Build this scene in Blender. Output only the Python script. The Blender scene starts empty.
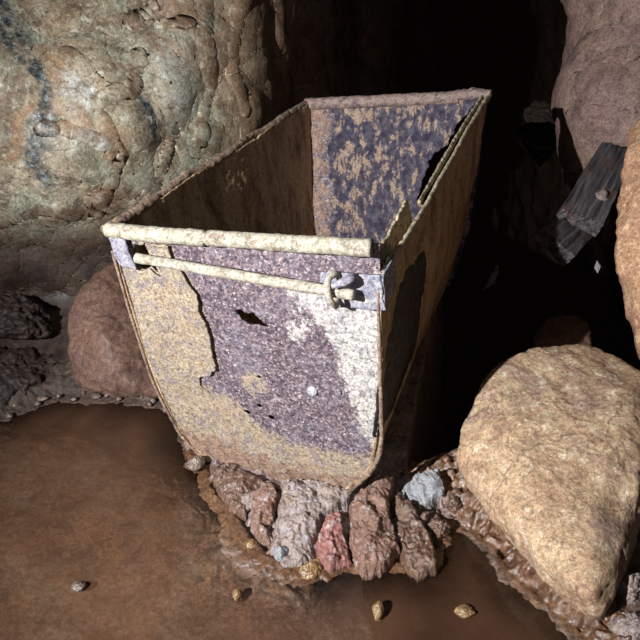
import bpy, bmesh, math, random
import numpy as np
from mathutils import Vector, Matrix

# ------------------------------------------------------------------ camera, world, lights
SC = bpy.context.scene
COL = SC.collection
F_PX = 625.0
PITCH = math.radians(31.0)
CAM = np.array([0.0, 0.0, 1.17])
FWD = np.array([0.0, math.cos(PITCH), -math.sin(PITCH)])
UPV = np.array([0.0, math.sin(PITCH), math.cos(PITCH)])
RGT = np.array([1.0, 0.0, 0.0])

cam_d = bpy.data.cameras.new('camera')
cam_d.sensor_width = 36.0
cam_d.lens = 36.0 * F_PX / 640.0
cam_d.clip_start = 0.02
cam = bpy.data.objects.new('camera', cam_d)
COL.objects.link(cam)
cam.location = CAM
cam.rotation_euler = (math.pi / 2 - PITCH, 0, 0)
SC.camera = cam

world = bpy.data.worlds.new('world')
SC.world = world
world.use_nodes = True
world.node_tree.nodes['Background'].inputs[0].default_value = (0.75, 0.68, 0.62, 1)
world.node_tree.nodes['Background'].inputs[1].default_value = 0.006

SC.view_settings.view_transform = 'Standard'
SC.view_settings.look = 'None'
SC.view_settings.exposure = 0.0
SC.view_settings.gamma = 1.0
SC.view_settings.use_curve_mapping = False

def spot(name, loc, target, power, color, size, blend, radius):
    l = bpy.data.lights.new(name, 'SPOT')
    l.energy = power; l.color = color; l.spot_size = math.radians(size)
    l.spot_blend = blend; l.shadow_soft_size = radius
    o = bpy.data.objects.new(name, l); COL.objects.link(o)
    o.location = loc
    o.rotation_euler = (Vector(target) - Vector(loc)).to_track_quat('-Z', 'Y').to_euler()
    return o
# a second visitor's head torch, to the left of the photographer
spot('head_torch_light', (-1.30, -0.35, 1.52), (0.27, 1.52, 0.58), 580.0, (0.98, 0.985, 1.0), 79, 0.92, 0.012)
# the photographer's own weaker lamp, held by the phone
spot('phone_light', (0.06, -0.02, 1.22), (0.1, 1.5, 0.5), 7.0, (1.0, 0.95, 0.90), 80, 0.8, 0.01)

# ------------------------------------------------------------------ helpers
def at(px, py, d):
    return CAM + d * (FWD + RGT * (px - 320) / F_PX + UPV * (320 - py) / F_PX)
def ground(px, py, z=0.0):
    r = FWD + RGT * (px - 320) / F_PX + UPV * (320 - py) / F_PX
    return CAM + r * ((z - CAM[2]) / r[2])

_rng = np.random.RandomState(7)
_PERM = np.concatenate([_rng.permutation(256)] * 3)
_G = _rng.normal(size=(256, 3)); _G /= np.linalg.norm(_G, axis=1)[:, None]
def perlin(P):
    P = np.asarray(P, float)
    i = np.floor(P).astype(int); f = P - i
    u = f * f * f * (f * (f * 6 - 15) + 10)
    i &= 255
    out = 0
    for dx in (0, 1):
        wx = u[:, 0] if dx else 1 - u[:, 0]
        for dy in (0, 1):
            wy = u[:, 1] if dy else 1 - u[:, 1]
            for dz in (0, 1):
                wz = u[:, 2] if dz else 1 - u[:, 2]
                h = _PERM[_PERM[_PERM[(i[:, 0] + dx) & 255] + ((i[:, 1] + dy) & 255)] + ((i[:, 2] + dz) & 255)]
                g = _G[h]
                out = out + wx * wy * wz * (g[:, 0] * (f[:, 0] - dx) + g[:, 1] * (f[:, 1] - dy) + g[:, 2] * (f[:, 2] - dz))
    return out * 1.5
def fbm(P, scale, octv=5, gain=0.5, seed=0):
    P = np.asarray(P, float) * scale + seed * 17.31
    a = 1.0; s = 0
    for k in range(octv):
        s = s + a * perlin(P + k * 5.7); P = P * 2.03; a *= gain
    return s
def ridged(P, scale, octv=4, gain=0.5, seed=0):
    P = np.asarray(P, float) * scale + seed * 11.7
    a = 1.0; s = 0
    for k in range(octv):
        s = s + a * (1 - 2 * np.abs(perlin(P + k * 3.1))); P = P * 2.1; a *= gain
    return s
def cells(P, scale, seed=0):
    """cellular noise: distance to nearest and second nearest feature point"""
    P = np.asarray(P, float) * scale + seed * 13.7
    i = np.floor(P).astype(int); f = P - i
    d1 = np.full(len(P), 9.0); d2 = np.full(len(P), 9.0); cid = np.zeros(len(P))
    for dx in (-1, 0, 1):
        for dy in (-1, 0, 1):
            for dz in (-1, 0, 1):
                h = _PERM[_PERM[_PERM[(i[:, 0] + dx) & 255] + ((i[:, 1] + dy) & 255)] + ((i[:, 2] + dz) & 255)]
                q = _G[h] * 0.5 + 0.5
                d = np.sqrt((dx + q[:, 0] - f[:, 0]) ** 2 + (dy + q[:, 1] - f[:, 1]) ** 2 + (dz + q[:, 2] - f[:, 2]) ** 2)
                m = d < d1
                d2 = np.where(m, d1, np.minimum(d2, d)); cid = np.where(m, h / 255.0, cid); d1 = np.where(m, d, d1)
    return d1, d2, cid
def facets(P, scale, seed=0, k=16.0):
    """soft-edged cellular plateaus, -.5 .. .5"""
    P = np.asarray(P, float) * scale + seed * 13.7
    i = np.floor(P).astype(int); f = P - i; s = 0; w = 1e-20
    for dx in (-1, 0, 1):
        for dy in (-1, 0, 1):
            for dz in (-1, 0, 1):
                h = _PERM[_PERM[_PERM[(i[:, 0] + dx) & 255] + ((i[:, 1] + dy) & 255)] + ((i[:, 2] + dz) & 255)]
                q = _G[h] * 0.5 + 0.5
                rx, ry, rz = dx + q[:, 0] - f[:, 0], dy + q[:, 1] - f[:, 1], dz + q[:, 2] - f[:, 2]
                e = np.exp(-k * np.sqrt(rx * rx + ry * ry + rz * rz))
                t = _G[(h * 7 + 3) & 255]
                s = s + e * (h / 255.0 - .5 + .9 * (rx * t[:, 0] + ry * t[:, 1] + rz * t[:, 2])); w = w + e
    return s / w
def sst(a, b, x):
    t = np.clip((x - a) / (b - a), 0, 1); return t * t * (3 - 2 * t)
def sdf(poly, P):
    """signed distance of 2-D points to a polygon, negative inside"""
    poly = np.asarray(poly, float); P = np.asarray(P, float)
    d = np.full(len(P), 1e9); ins = np.zeros(len(P), bool)
    for a, b in zip(poly, np.roll(poly, -1, 0)):
        e = b - a; w = P - a
        t = np.clip((w @ e) / (e @ e + 1e-12), 0, 1)
        d = np.minimum(d, np.linalg.norm(w - t[:, None] * e, axis=1))
        c = (a[1] > P[:, 1]) != (b[1] > P[:, 1])
        with np.errstate(divide='ignore', invalid='ignore'):
            xi = (b[0] - a[0]) * (P[:, 1] - a[1]) / (b[1] - a[1] + 1e-15) + a[0]
        ins ^= c & (P[:, 0] < xi)
    return np.where(ins, -d, d)
def linedist(line, P):
    line = np.asarray(line, float); d = np.full(len(P), 1e9)
    for a, b in zip(line[:-1], line[1:]):
        e = b - a; w = P - a
        t = np.clip((w @ e) / (e @ e + 1e-12), 0, 1)
        d = np.minimum(d, np.linalg.norm(w - t[:, None] * e, axis=1))
    return d

def link(name, verts, faces, mat=None, parent=None, attrs=None, smooth=True):
    me = bpy.data.meshes.new(name)
    me.from_pydata([tuple(v) for v in verts], [], [tuple(int(i) for i in f) for f in faces])
    me.update()
    if smooth:
        me.polygons.foreach_set('use_smooth', [True] * len(me.polygons))
    for k, v in (attrs or {}).items():
        a = me.attributes.new(k, 'FLOAT', 'POINT'); a.data.foreach_set('value', np.asarray(v, np.float32))
    o = bpy.data.objects.new(name, me); COL.objects.link(o)
    if mat: me.materials.append(mat)
    if parent: o.parent = parent
    return o
def tag(o, label=None, cat=None, group=None, kind=None):
    if label: o['label'] = label
    if cat: o['category'] = cat
    if group: o['group'] = group
    if kind: o['kind'] = kind
    return o
def gridfaces(nu, nv, keep=None):
    i = np.arange(nu - 1)[:, None]; j = np.arange(nv - 1)[None, :]
    a = (i * nv + j).ravel()
    F = np.stack([a, a + nv, a + nv + 1, a + 1], 1)
    return F if keep is None else F[keep]
def gridnormals(P, nu, nv):
    Q = P.reshape(nu, nv, 3)
    du = np.gradient(Q, axis=0); dv = np.gradient(Q, axis=1)
    n = np.cross(du, dv); n /= np.linalg.norm(n, axis=2)[..., None] + 1e-12
    return n.reshape(-1, 3)
def compact(V, F, attrs=None):
    u = np.unique(F); m = np.full(len(V), -1); m[u] = np.arange(len(u))
    return V[u], m[F], {k: np.asarray(v)[u] for k, v in (attrs or {}).items()}
def solidify(o, th, off=0.0):
    m = o.modifiers.new('thickness', 'SOLIDIFY'); m.thickness = th; m.offset = off; m.use_even_offset = False
    return o

_ICO = {}
def ico(n):
    if n not in _ICO:
        bm = bmesh.new(); bmesh.ops.create_icosphere(bm, subdivisions=n, radius=1)
        V = np.array([v.co[:] for v in bm.verts]); V /= np.linalg.norm(V, axis=1)[:, None]
        F = np.array([[v.index for v in f.verts] for f in bm.faces]); bm.free()
        _ICO[n] = (V, F)
    return _ICO[n]
def hull_rock(name, pts, mat, sub=6, rnd=16, rough=0.05, fs=6.0, seed=1, parent=None, chip=0.0, chips=7.0, origin=None, attrfn=None, dents=()):
    """a solid rounded-facet rock wrapped round the given 3-D points"""
    pts = np.asarray(pts, float)
    bm = bmesh.new()
    for p in pts: bm.verts.new(p)
    r = bmesh.ops.convex_hull(bm, input=bm.verts[:])
    bmesh.ops.delete(bm, geom=[g for g in r['geom_interior'] if isinstance(g, bmesh.types.BMVert)], context='VERTS')
    bmesh.ops.dissolve_limit(bm, angle_limit=math.radians(6), verts=bm.verts[:], edges=bm.edges[:])
    bm.normal_update()
    hv = np.array([v.co[:] for v in bm.verts]); c = (hv.max(0) + hv.min(0)) / 2 * 0.5 + hv.mean(0) * 0.5
    N = []; D = []
    for f in bm.faces:
        n = np.array(f.normal[:]); d = n @ (np.array(f.calc_center_median()[:]) - c)
        if d < 0: n, d = -n, -d
        N.append(n); D.append(max(d, 1e-4))
    bm.free()
    N = np.array(N); D = np.array(D)
    V, F = ico(sub)
    q = np.clip(V @ N.T, 0, None) / D
    rr = (q ** rnd).sum(1) ** (-1.0 / rnd)
    size = float(np.mean(rr))
    P = V * rr[:, None]
    S = P / size
    rr2 = 1 + rough * (fbm(S, fs * 0.35, 2, .5, seed) * 1.2 + fbm(S, fs, 5, .55, seed + 3))
    if chip:
        Sw = S + 0.06 * np.stack([fbm(S, 3, 3, .5, seed + k) for k in range(3)], 1)
        rr2 += chip * 1.4 * facets(Sw, chips * 0.35, seed) + chip * .5 * facets(Sw, chips * .9, seed + 1)
    P = P * rr2[:, None]
    for dc, dr, dd in dents:
        w_ = np.exp(-(np.linalg.norm(P + c - dc, axis=1) / dr) ** 2); P = P - V * (dd * w_)[:, None]
    attrs = attrfn(P + c) if attrfn else None
    o = link(name, P, F, mat, parent, attrs)
    o.location = c
    return o

# ------------------------------------------------------------------ materials
class NT:
    def __init__(s, name):
        s.m = bpy.data.materials.new(name); s.m.use_nodes = True
        s.t = s.m.node_tree; s.t.nodes.clear()
        s.out = s.t.nodes.new('ShaderNodeOutputMaterial')
        s.co = s.t.nodes.new('ShaderNodeTexCoord').outputs['Object']
    def put(s, sock, v):
        if isinstance(v, bpy.types.NodeSocket): s.t.links.new(v, sock)
        elif isinstance(v, tuple) and len(v) == 3 and sock.type == 'RGBA': sock.default_value = v + (1,)
        else: sock.default_value = v
    def noise(s, scale, detail=6, rough=.55, dist=0., co=None, off=0.):
        n = s.t.nodes.new('ShaderNodeTexNoise')
        n.inputs['Scale'].default_value = scale; n.inputs['Detail'].default_value = detail
        n.inputs['Roughness'].default_value = rough; n.inputs['Distortion'].default_value = dist
        c = co or s.co
        if off or isinstance(off, tuple):
            c = s.mapping(c, (off, off * .7, -off))
        s.put(n.inputs['Vector'], c)
        return n.outputs['Fac']
    def mapping(s, c, loc=(0, 0, 0), scale=(1, 1, 1), rot=(0, 0, 0)):
        n = s.t.nodes.new('ShaderNodeMapping'); s.put(n.inputs['Vector'], c)
        n.inputs['Location'].default_value = loc; n.inputs['Scale'].default_value = scale; n.inputs['Rotation'].default_value = rot
        return n.outputs[0]
    def voro(s, scale, feature='F1', out='Distance', co=None, rnd=1.0):
        n = s.t.nodes.new('ShaderNodeTexVoronoi'); n.feature = feature
        n.inputs['Scale'].default_value = scale; n.inputs['Randomness'].default_value = rnd
        s.put(n.inputs['Vector'], co or s.co); return n.outputs[out]
    def ramp(s, fac, stops, interp='LINEAR'):
        n = s.t.nodes.new('ShaderNodeValToRGB'); s.put(n.inputs[0], fac)
        cr = n.color_ramp; cr.interpolation = interp
        while len(cr.elements) < len(stops): cr.elements.new(0.5)
        for e, (p, c) in zip(cr.elements, stops):
            e.position = p; e.color = (c, c, c, 1) if isinstance(c, (int, float)) else tuple(c) + (1,)
        return n.outputs[0]
    def mix(s, fac, a, b, mode='MIX'):
        n = s.t.nodes.new('ShaderNodeMix'); n.data_type = 'RGBA'; n.blend_type = mode
        s.put(n.inputs[0], fac); s.put(n.inputs[6], a); s.put(n.inputs[7], b); return n.outputs[2]
    def math(s, op, a, b=0.0, clamp=False):
        n = s.t.nodes.new('ShaderNodeMath'); n.operation = op; n.use_clamp = clamp
        s.put(n.inputs[0], a); s.put(n.inputs[1], b); return n.outputs[0]
    def attr(s, name):
        n = s.t.nodes.new('ShaderNodeAttribute'); n.attribute_name = name; return n.outputs['Fac']
    def warp(s, amt, scale):
        n = s.t.nodes.new('ShaderNodeTexNoise'); n.inputs['Scale'].default_value = scale; n.inputs['Detail'].default_value = 4
        s.put(n.inputs['Vector'], s.co)
        v = s.t.nodes.new('ShaderNodeVectorMath'); v.operation = 'MULTIPLY_ADD'
        s.put(v.inputs[0], n.outputs['Color']); v.inputs[1].default_value = (amt,) * 3; s.put(v.inputs[2], s.co)
        return v.outputs[0]
    def bump(s, h, strength, dist, prev=None):
        n = s.t.nodes.new('ShaderNodeBump'); n.inputs['Strength'].default_value = strength; n.inputs['Distance'].default_value = dist
        s.put(n.inputs['Height'], h)
        if prev: s.put(n.inputs['Normal'], prev)
        return n.outputs[0]
    def finish(s, color, rough=.8, normal=None, metal=0.0, spec=.4):
        b = s.t.nodes.new('ShaderNodeBsdfPrincipled')
        s.put(b.inputs['Base Color'], color); s.put(b.inputs['Roughness'], rough); s.put(b.inputs['Metallic'], metal)
        s.put(b.inputs['Specular IOR Level'], spec)
        if normal: s.put(b.inputs['Normal'], normal)
        s.t.links.new(b.outputs[0], s.out.inputs[0]); s.bsdf = b
        return s.m

def C(r, g, b):      # 8-bit sRGB to linear
    f = lambda c: (c / 255 / 12.92) if c <= 10 else ((c / 255 + .055) / 1.055) ** 2.4
    return (f(r), f(g), f(b))

def grainy(n, base, scale, amt=.8, lo=.35, hi=1.6):
    """fine mineral grain: two scales of speckle multiplied into the colour"""
    g = n.noise(scale, 4, .75); g2 = n.noise(scale * 2.6, 3, .7, 0, None, 4.)
    base = n.mix(amt, base, n.ramp(g, [(.30, lo), (.5, .98), (.70, hi)]), 'MULTIPLY')
    base = n.mix(amt * .8, base, n.ramp(g2, [(.30, lo), (.5, 1.), (.70, hi)]), 'MULTIPLY')
    return base, g
def rock_mat(name, cols, s1=3., s2=14., grain=90., bump=.6, bd=.012, rough=(.55, .9), dark=C(60, 48, 40), darkamt=.5, speck=None, spec=.3, stretch=None, crack=0.):
    n = NT(name)
    if stretch: n.co = n.mapping(n.co, (0, 0, 0), stretch)
    w = n.warp(.12, 5)
    a = n.noise(s1, 8, .65, .5, w)
    k = len(cols)
    base = n.ramp(a, [(.3 + .4 * i / (k - 1), c) for i, c in enumerate(cols)])
    b = n.noise(s2, 8, .7, .3, w, off=3.)
    base = n.mix(n.ramp(b, [(.36, darkamt), (.52, 0.)]), base, dark)
    if speck:
        base = n.mix(n.ramp(n.noise(grain * .3, 5, .7, 0, None, 9.), [(.54, 0.), (.66, .75)]), base, speck)
    if crack:
        base = n.mix(n.ramp(n.voro(crack, 'DISTANCE_TO_EDGE', 'Distance', n.warp(.35, 4)), [(.0, .7), (.02, 0.)]), base, dark)
    base, g = grainy(n, base, grain)
    h = n.math('ADD', n.math('MULTIPLY', n.noise(s2 * 1.7, 9, .62, .3, w), .8), n.math('MULTIPLY', g, .35))
    nb = n.bump(h, bump, bd * .55)
    r = n.ramp(n.noise(s2 * .6, 5, .6, 0, None, 5.), [(.35, rough[0]), (.65, rough[1])])
    return n.finish(base, r, nb, 0., spec)

M = {}
M['ochre_rock'] = rock_mat('ochre_rock', [C(136, 106, 88), C(168, 138, 110), C(178, 152, 122), C(152, 124, 108), C(182, 162, 140)], 6, 26, 110, .8, .012, dark=C(112, 84, 68), darkamt=.6, speck=C(204, 190, 166), crack=5.)
M['orange_rock'] = rock_mat('orange_rock', [C(150, 112, 86), C(176, 138, 108), C(164, 126, 102), C(186, 160, 134)], 5, 18, 110, .6, .014, dark=C(130, 84, 58), darkamt=.5, speck=C(220, 186, 150))
M['purple_rock'] = rock_mat('purple_rock', [C(118, 96, 88), C(140, 118, 104), C(126, 104, 98), C(150, 128, 108)], 4, 16, 110, .7, .012, dark=C(70, 52, 54), darkamt=.6, speck=C(136, 96, 94))
M['brown_rock'] = rock_mat('brown_rock', [C(88, 66, 56), C(110, 84, 71), C(98, 74, 66), C(118, 94, 77)], 5, 14, 90, .5, .012, dark=C(48, 36, 32), darkamt=.5, speck=C(74, 58, 52), rough=(.4, .8))
M['dark_rock'] = rock_mat('dark_rock', [C(46, 36, 32), C(62, 49, 43), C(52, 44, 42), C(70, 56, 48)], 3, 11, 60, .9, .02, dark=C(34, 26, 24), darkamt=.7, rough=(.4, .8))
M['passage_rock'] = rock_mat('passage_rock', [C(126, 96, 78), C(158, 122, 100), C(138, 122, 114), C(168, 140, 118)], 3, 11, 60, .9, .02, dark=C(70, 52, 44), darkamt=.7, rough=(.4, .8))
M['grey_stone'] = rock_mat('grey_stone', [C(104, 106, 112), C(140, 142, 146), C(112, 108, 108)], 8, 30, 120, .5, .006, dark=C(110, 92, 80), darkamt=.4)
M['pebble'] = rock_mat('pebble', [C(112, 84, 56), C(146, 116, 78), C(98, 78, 60)], 12, 40, 160, .5, .004, dark=C(70, 50, 36), darkamt=.5, rough=(.15, .45), spec=.6)
M['shore_stone'] = rock_mat('shore_stone', [C(92, 74, 62), C(122, 106, 94), C(100, 84, 76)], 12, 40, 160, .6, .004, dark=C(56, 42, 36), darkamt=.5, rough=(.15, .5), spec=.6)
M['red_mud'] = rock_mat('red_mud', [C(98, 76, 64), C(122, 96, 82), C(124, 94, 82), C(116, 100, 90)], 9, 30, 150, .9, .012, dark=C(92, 62, 48), darkamt=.5, speck=C(178, 168, 168), rough=(.3, .75))
M['pink_mud'] = rock_mat('pink_mud', [C(108, 80, 70), C(136, 96, 88), C(146, 98, 92), C(124, 104, 94)], 9, 30, 150, .9, .012, dark=C(92, 66, 56), darkamt=.6, speck=C(178, 160, 156), rough=(.3, .75))
M['wet_clay'] = rock_mat('wet_clay', [C(80, 58, 46), C(108, 82, 66), C(98, 76, 66), C(122, 98, 82)], 9, 30, 150, .9, .012, dark=C(66, 46, 36), darkamt=.5, rough=(.15, .45), spec=.6)
M['grey_mud'] = rock_mat('grey_mud', [C(118, 104, 100), C(146, 132, 126), C(128, 110, 98)], 9, 30, 150, .9, .012, dark=C(84, 60, 48), darkamt=.5, speck=C(170, 168, 178), rough=(.3, .75))

def wall_left_mat():
    n = NT('mineral_stained_rock')
    w = n.warp(.16, 4)
    a = n.noise(2.6, 9, .62, .5, w)
    base = n.ramp(a, [(.28, C(100, 82, 68)), (.40, C(138, 122, 102)), (.5, C(164, 152, 130)), (.58, C(140, 118, 98)), (.7, C(130, 102, 82))])
    # pale green and rusty blooms
    base = n.mix(n.ramp(n.noise(5.5, 8, .65, .6, w, 4.), [(.48, 0.), (.62, .6)]), base, C(152, 164, 146))
    base = n.mix(n.ramp(n.noise(6.5, 6, .6, .3, w, 8.), [(.56, 0.), (.66, .5)]), base, C(150, 116, 82))
    # thin dark cracks
    v = n.voro(3.0, 'DISTANCE_TO_EDGE', 'Distance', n.warp(.7, 2.5))
    base = n.mix(n.ramp(v, [(.0, .6), (.018, 0.)]), base, C(84, 64, 46))
    base = n.mix(n.ramp(n.noise(16, 9, .72, .4, w, 2.), [(.40, .75), (.52, 0.)]), base, C(86, 72, 56))
    base = n.mix(n.ramp(n.noise(34, 6, .7, .2, w, 6.), [(.56, 0.), (.66, .6)]), base, C(206, 204, 186))
    base = n.mix(n.math('MULTIPLY', n.attr('ochre'), n.ramp(n.noise(20, 6, .6), [(.35, .2), (.6, .8)])), base, C(146, 112, 80))
    base = n.mix(n.math('MULTIPLY', n.attr('quartz'), n.ramp(n.noise(28, 6, .65), [(.42, .05), (.6, .9)])), base, C(206, 210, 204))
    veinm = n.math('MULTIPLY', n.attr('vein'), n.ramp(n.noise(30, 8, .7), [(.38, .05), (.56, 1.)]))
    base = n.mix(veinm, base, n.ramp(n.noise(44, 5, .7, 0, None, 3.), [(.40, C(28, 34, 38)), (.54, C(70, 78, 78)), (.64, C(170, 176, 178))]))
    base = n.mix(n.math('MULTIPLY', n.attr('crackline'), n.ramp(n.noise(18, 5, .6), [(.35, .2), (.6, .85)])), base, C(92, 66, 46))
    base = n.mix(n.attr('brown'), base, n.ramp(n.noise(9, 8, .68, .3), [(.35, C(78, 58, 42)), (.5, C(112, 88, 66)), (.62, C(138, 116, 92)), (.75, C(104, 86, 68))]))
    base = n.mix(n.attr('low_shade'), base, n.ramp(n.noise(9, 8, .65), [(.35, C(44, 34, 29)), (.55, C(72, 57, 47)), (.7, C(66, 62, 58))]))  # shade low on the wall, painted as a darker colour
    base, g = grainy(n, base, 100, .8)
    h = n.math('ADD', n.noise(22, 9, .62, .3, w), n.math('MULTIPLY', g, .35))
    nb = n.bump(h, .6, .006)
    r = n.ramp(n.noise(10, 5, .6, 0, None, 5.), [(.35, .35), (.65, .8)])
    return n.finish(base, r, nb, 0., .45)
M['wall_left'] = wall_left_mat()

def tub_mat():
    """rust scale, bare purple-grey iron and pale lime crust, laid out by masks on the mesh"""
    n = NT('rusted_iron')
    w = n.warp(.03, 20)
    sp = n.voro(230, 'F1', 'Color', w)
    spv = n.t.nodes.new('ShaderNodeSeparateColor'); n.put(spv.inputs[0], sp)
    iron = n.ramp(spv.outputs[0], [(.0, C(76, 64, 74)), (.35, C(112, 97, 106)), (.65, C(132, 112, 118)), (.88, C(152, 134, 132)), (1.0, C(186, 178, 180))])
    iron = n.mix(n.ramp(n.noise(75, 8, .75, .3), [(.40, .8), (.52, 0.)]), iron, C(50, 43, 56))
    iron = n.mix(n.ramp(n.noise(12, 6, .65, .3, None, 8.), [(.5, 0.), (.66, .4)]), iron, C(140, 134, 146))
    tan = n.ramp(n.noise(95, 7, .75, .2), [(.32, C(104, 90, 90)), (.43, C(148, 132, 112)), (.54, C(174, 158, 132)), (.63, C(148, 137, 140)), (.75, C(198, 192, 188))])
    tan = n.mix(n.ramp(n.noise(14, 6, .65, 0, None, 3.), [(.5, 0.), (.65, .4)]), tan, C(158, 128, 98))
    tan = n.mix(n.ramp(n.noise(32, 8, .75, 0, None, 5.), [(.50, 0.), (.62, .75)]), tan, C(128, 116, 126))
    lime = n.ramp(n.noise(80, 8, .75, .2, None, 6.), [(.36, C(112, 104, 114)), (.47, C(180, 173, 168)), (.62, C(216, 211, 200))])
    lime = n.mix(n.ramp(n.noise(18, 7, .7, 0, None, 2.), [(.5, 0.), (.66, .5)]), lime, C(140, 138, 152))
    mud = n.ramp(n.noise(40, 8, .75, .2, None, 2.), [(.3, C(92, 70, 62)), (.45, C(136, 108, 92)), (.58, C(160, 132, 112)), (.7, C(132, 112, 112)), (.8, C(176, 160, 144))])
    rust = n.ramp(n.noise(16, 9, .72, .4, n.mapping(n.co, (0, 0, 0), (1, 1, .4)), 1.), [(.32, C(92, 70, 52)), (.44, C(156, 126, 94)), (.55, C(198, 172, 134)), (.7, C(154, 134, 114))])
    navy = n.ramp(n.noise(34, 8, .72, .3, n.mapping(n.co, (0, 0, 0), (1, 1, .5)), 2.), [(.3, C(30, 26, 42)), (.49, C(52, 45, 66)), (.53, C(74, 64, 74)), (.56, C(146, 122, 104)), (.75, C(166, 142, 122))])
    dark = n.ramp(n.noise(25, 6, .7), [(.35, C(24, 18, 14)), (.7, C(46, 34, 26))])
    jit = n.noise(38, 9, .75, .3, None, 7.)
    def m(name):   # a mask with a ragged border
        return n.ramp(n.math('ADD', n.attr(name), n.math('MULTIPLY', n.math('SUBTRACT', jit, .5), 1.6)), [(.44, 0.), (.56, 1.)])
    col = iron
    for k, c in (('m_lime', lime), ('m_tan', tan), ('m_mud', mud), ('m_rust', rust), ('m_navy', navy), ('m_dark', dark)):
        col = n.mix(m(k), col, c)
    pit = n.ramp(n.noise(120, 5, .7, 0, None, 4.), [(.34, .7), (.44, 0.)])
    col = n.mix(pit, col, C(58, 48, 50))
    col, g = grainy(n, col, 170, .9, .28, 1.5)
    col = n.mix(1., col, (.86, .86, .86), 'MULTIPLY')
    h = n.math('ADD', n.math('MULTIPLY', n.noise(70, 9, .7, .2), 1.), n.math('MULTIPLY', g, .5))
    nb = n.bump(h, .6, .0032)
    return n.finish(col, n.ramp(n.noise(50, 5, .6), [(.4, .5), (.6, .85)]), nb, 0., .4)
M['tub'] = tub_mat()

def lime_metal(name, c0, c1, c2, dark):
    n = NT(name)
    a = n.noise(60, 8, .7, .2)
    col = n.ramp(a, [(.3, c0), (.48, c1), (.68, c2)])
    col = n.mix(n.ramp(n.noise(35, 7, .7, 0, None, 5.), [(.36, .8), (.46, 0.)]), col, dark)
    col, g = grainy(n, col, 170, .9, .3, 1.35)
    col = n.mix(1., col, (.80, .80, .80), 'MULTIPLY')
    nb = n.bump(n.math('ADD', n.noise(80, 8, .7), n.math('MULTIPLY', g, .5)), .6, .0035)
    return n.finish(col, .75, nb, 0., .35)
M['rim'] = lime_metal('lime_crusted_iron', C(134, 124, 106), C(178, 170, 150), C(202, 196, 180), C(120, 100, 82))
M['rod'] = lime_metal('pale_bar_iron', C(132, 122, 108), C(178, 170, 154), C(200, 192, 172), C(128, 104, 82))
M['side_rim'] = lime_metal('brown_rim_iron', C(96, 76, 64), C(150, 126, 106), C(180, 160, 138), C(66, 50, 46))
M['back_rim'] = lime_metal('violet_rim_iron', C(104, 88, 92), C(150, 128, 118), C(166, 148, 138), C(72, 62, 84))
M['band'] = lime_metal('blue_grey_iron', C(96, 92, 116), C(150, 148, 162), C(196, 190, 182), C(80, 76, 100))
M['flange'] = lime_metal('torn_tan_iron', C(124, 108, 86), C(180, 164, 134), C(214, 204, 178), C(90, 72, 56))
M['rivet'] = lime_metal('white_rivet', C(186, 184, 190), C(212, 210, 210), C(224, 222, 220), C(150, 140, 144))

def timber_mat():
    n = NT('weathered_timber')
    c = n.mapping(n.co, (0, 0, 0), (2.2, 30, 30))
    a = n.noise(2.2, 8, .65, .6, c)
    col = n.ramp(a, [(.30, C(20, 18, 20)), (.45, C(52, 48, 50)), (.58, C(80, 76, 78)), (.72, C(124, 118, 114))])
    col = n.mix(n.ramp(n.noise(9, 6, .6, 0, None, 3.), [(.55, 0.), (.66, .7)]), col, C(96, 70, 62))
    nb = n.bump(n.noise(3.2, 9, .7, .5, c), .8, .006)
    return n.finish(col, .7, nb, 0., .4)
M['timber'] = timber_mat()

def mud_mat():
    n = NT('wet_mud')
    w = n.warp(.1, 6)
    base = n.ramp(n.noise(3.5, 8, .65, .5, w), [(.3, C(84, 60, 48)), (.45, C(116, 88, 72)), (.55, C(106, 90, 80)), (.7, C(134, 98, 74))])
    base = n.mix(n.ramp(n.noise(5, 7, .65, .5, w, 6.), [(.5, 0.), (.62, .75)]), base, C(112, 108, 98))
    base = n.mix(n.ramp(n.noise(16, 8, .7, .3, w, 3.), [(.54, 0.), (.66, .6)]), base, C(138, 110, 82))
    base = n.mix(n.ramp(n.noise(26, 8, .7, .3, w, 3.), [(.40, .75), (.52, 0.)]), base, C(66, 50, 40))
    red = n.ramp(n.noise(15, 8, .7, .3, w, 5.), [(.32, C(74, 56, 50)), (.46, C(112, 88, 78)), (.57, C(122, 110, 110)), (.66, C(108, 82, 70)), (.76, C(136, 92, 88))])
    base = n.mix(n.attr('clay'), base, red)
    base = n.mix(n.attr('bank'), base, n.ramp(n.noise(18, 8, .7, .3, w, 7.), [(.32, C(58, 40, 30)), (.5, C(96, 68, 48)), (.7, C(122, 92, 70))]))
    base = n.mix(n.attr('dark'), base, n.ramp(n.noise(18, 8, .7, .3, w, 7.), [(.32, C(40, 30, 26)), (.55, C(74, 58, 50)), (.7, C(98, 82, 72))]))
    base, g = grainy(n, base, 110, .95, .3, 1.6)
    h = n.math('ADD', n.noise(30, 10, .66, .3, w), n.math('MULTIPLY', g, .3))
    nb = n.bump(h, .6, .007)
    r = n.ramp(n.noise(22, 6, .65, 0, None, 2.), [(.38, .2), (.62, .65)])
    r = n.mix(n.attr('dark'), r, (.75, .75, .75))
    r = n.mix(n.attr('bank'), r, n.ramp(n.noise(40, 5, .65, 0, None, 2.), [(.4, .12), (.65, .45)]))
    return n.finish(base, r, nb, 0., .6)
M['mud'] = mud_mat()

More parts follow.
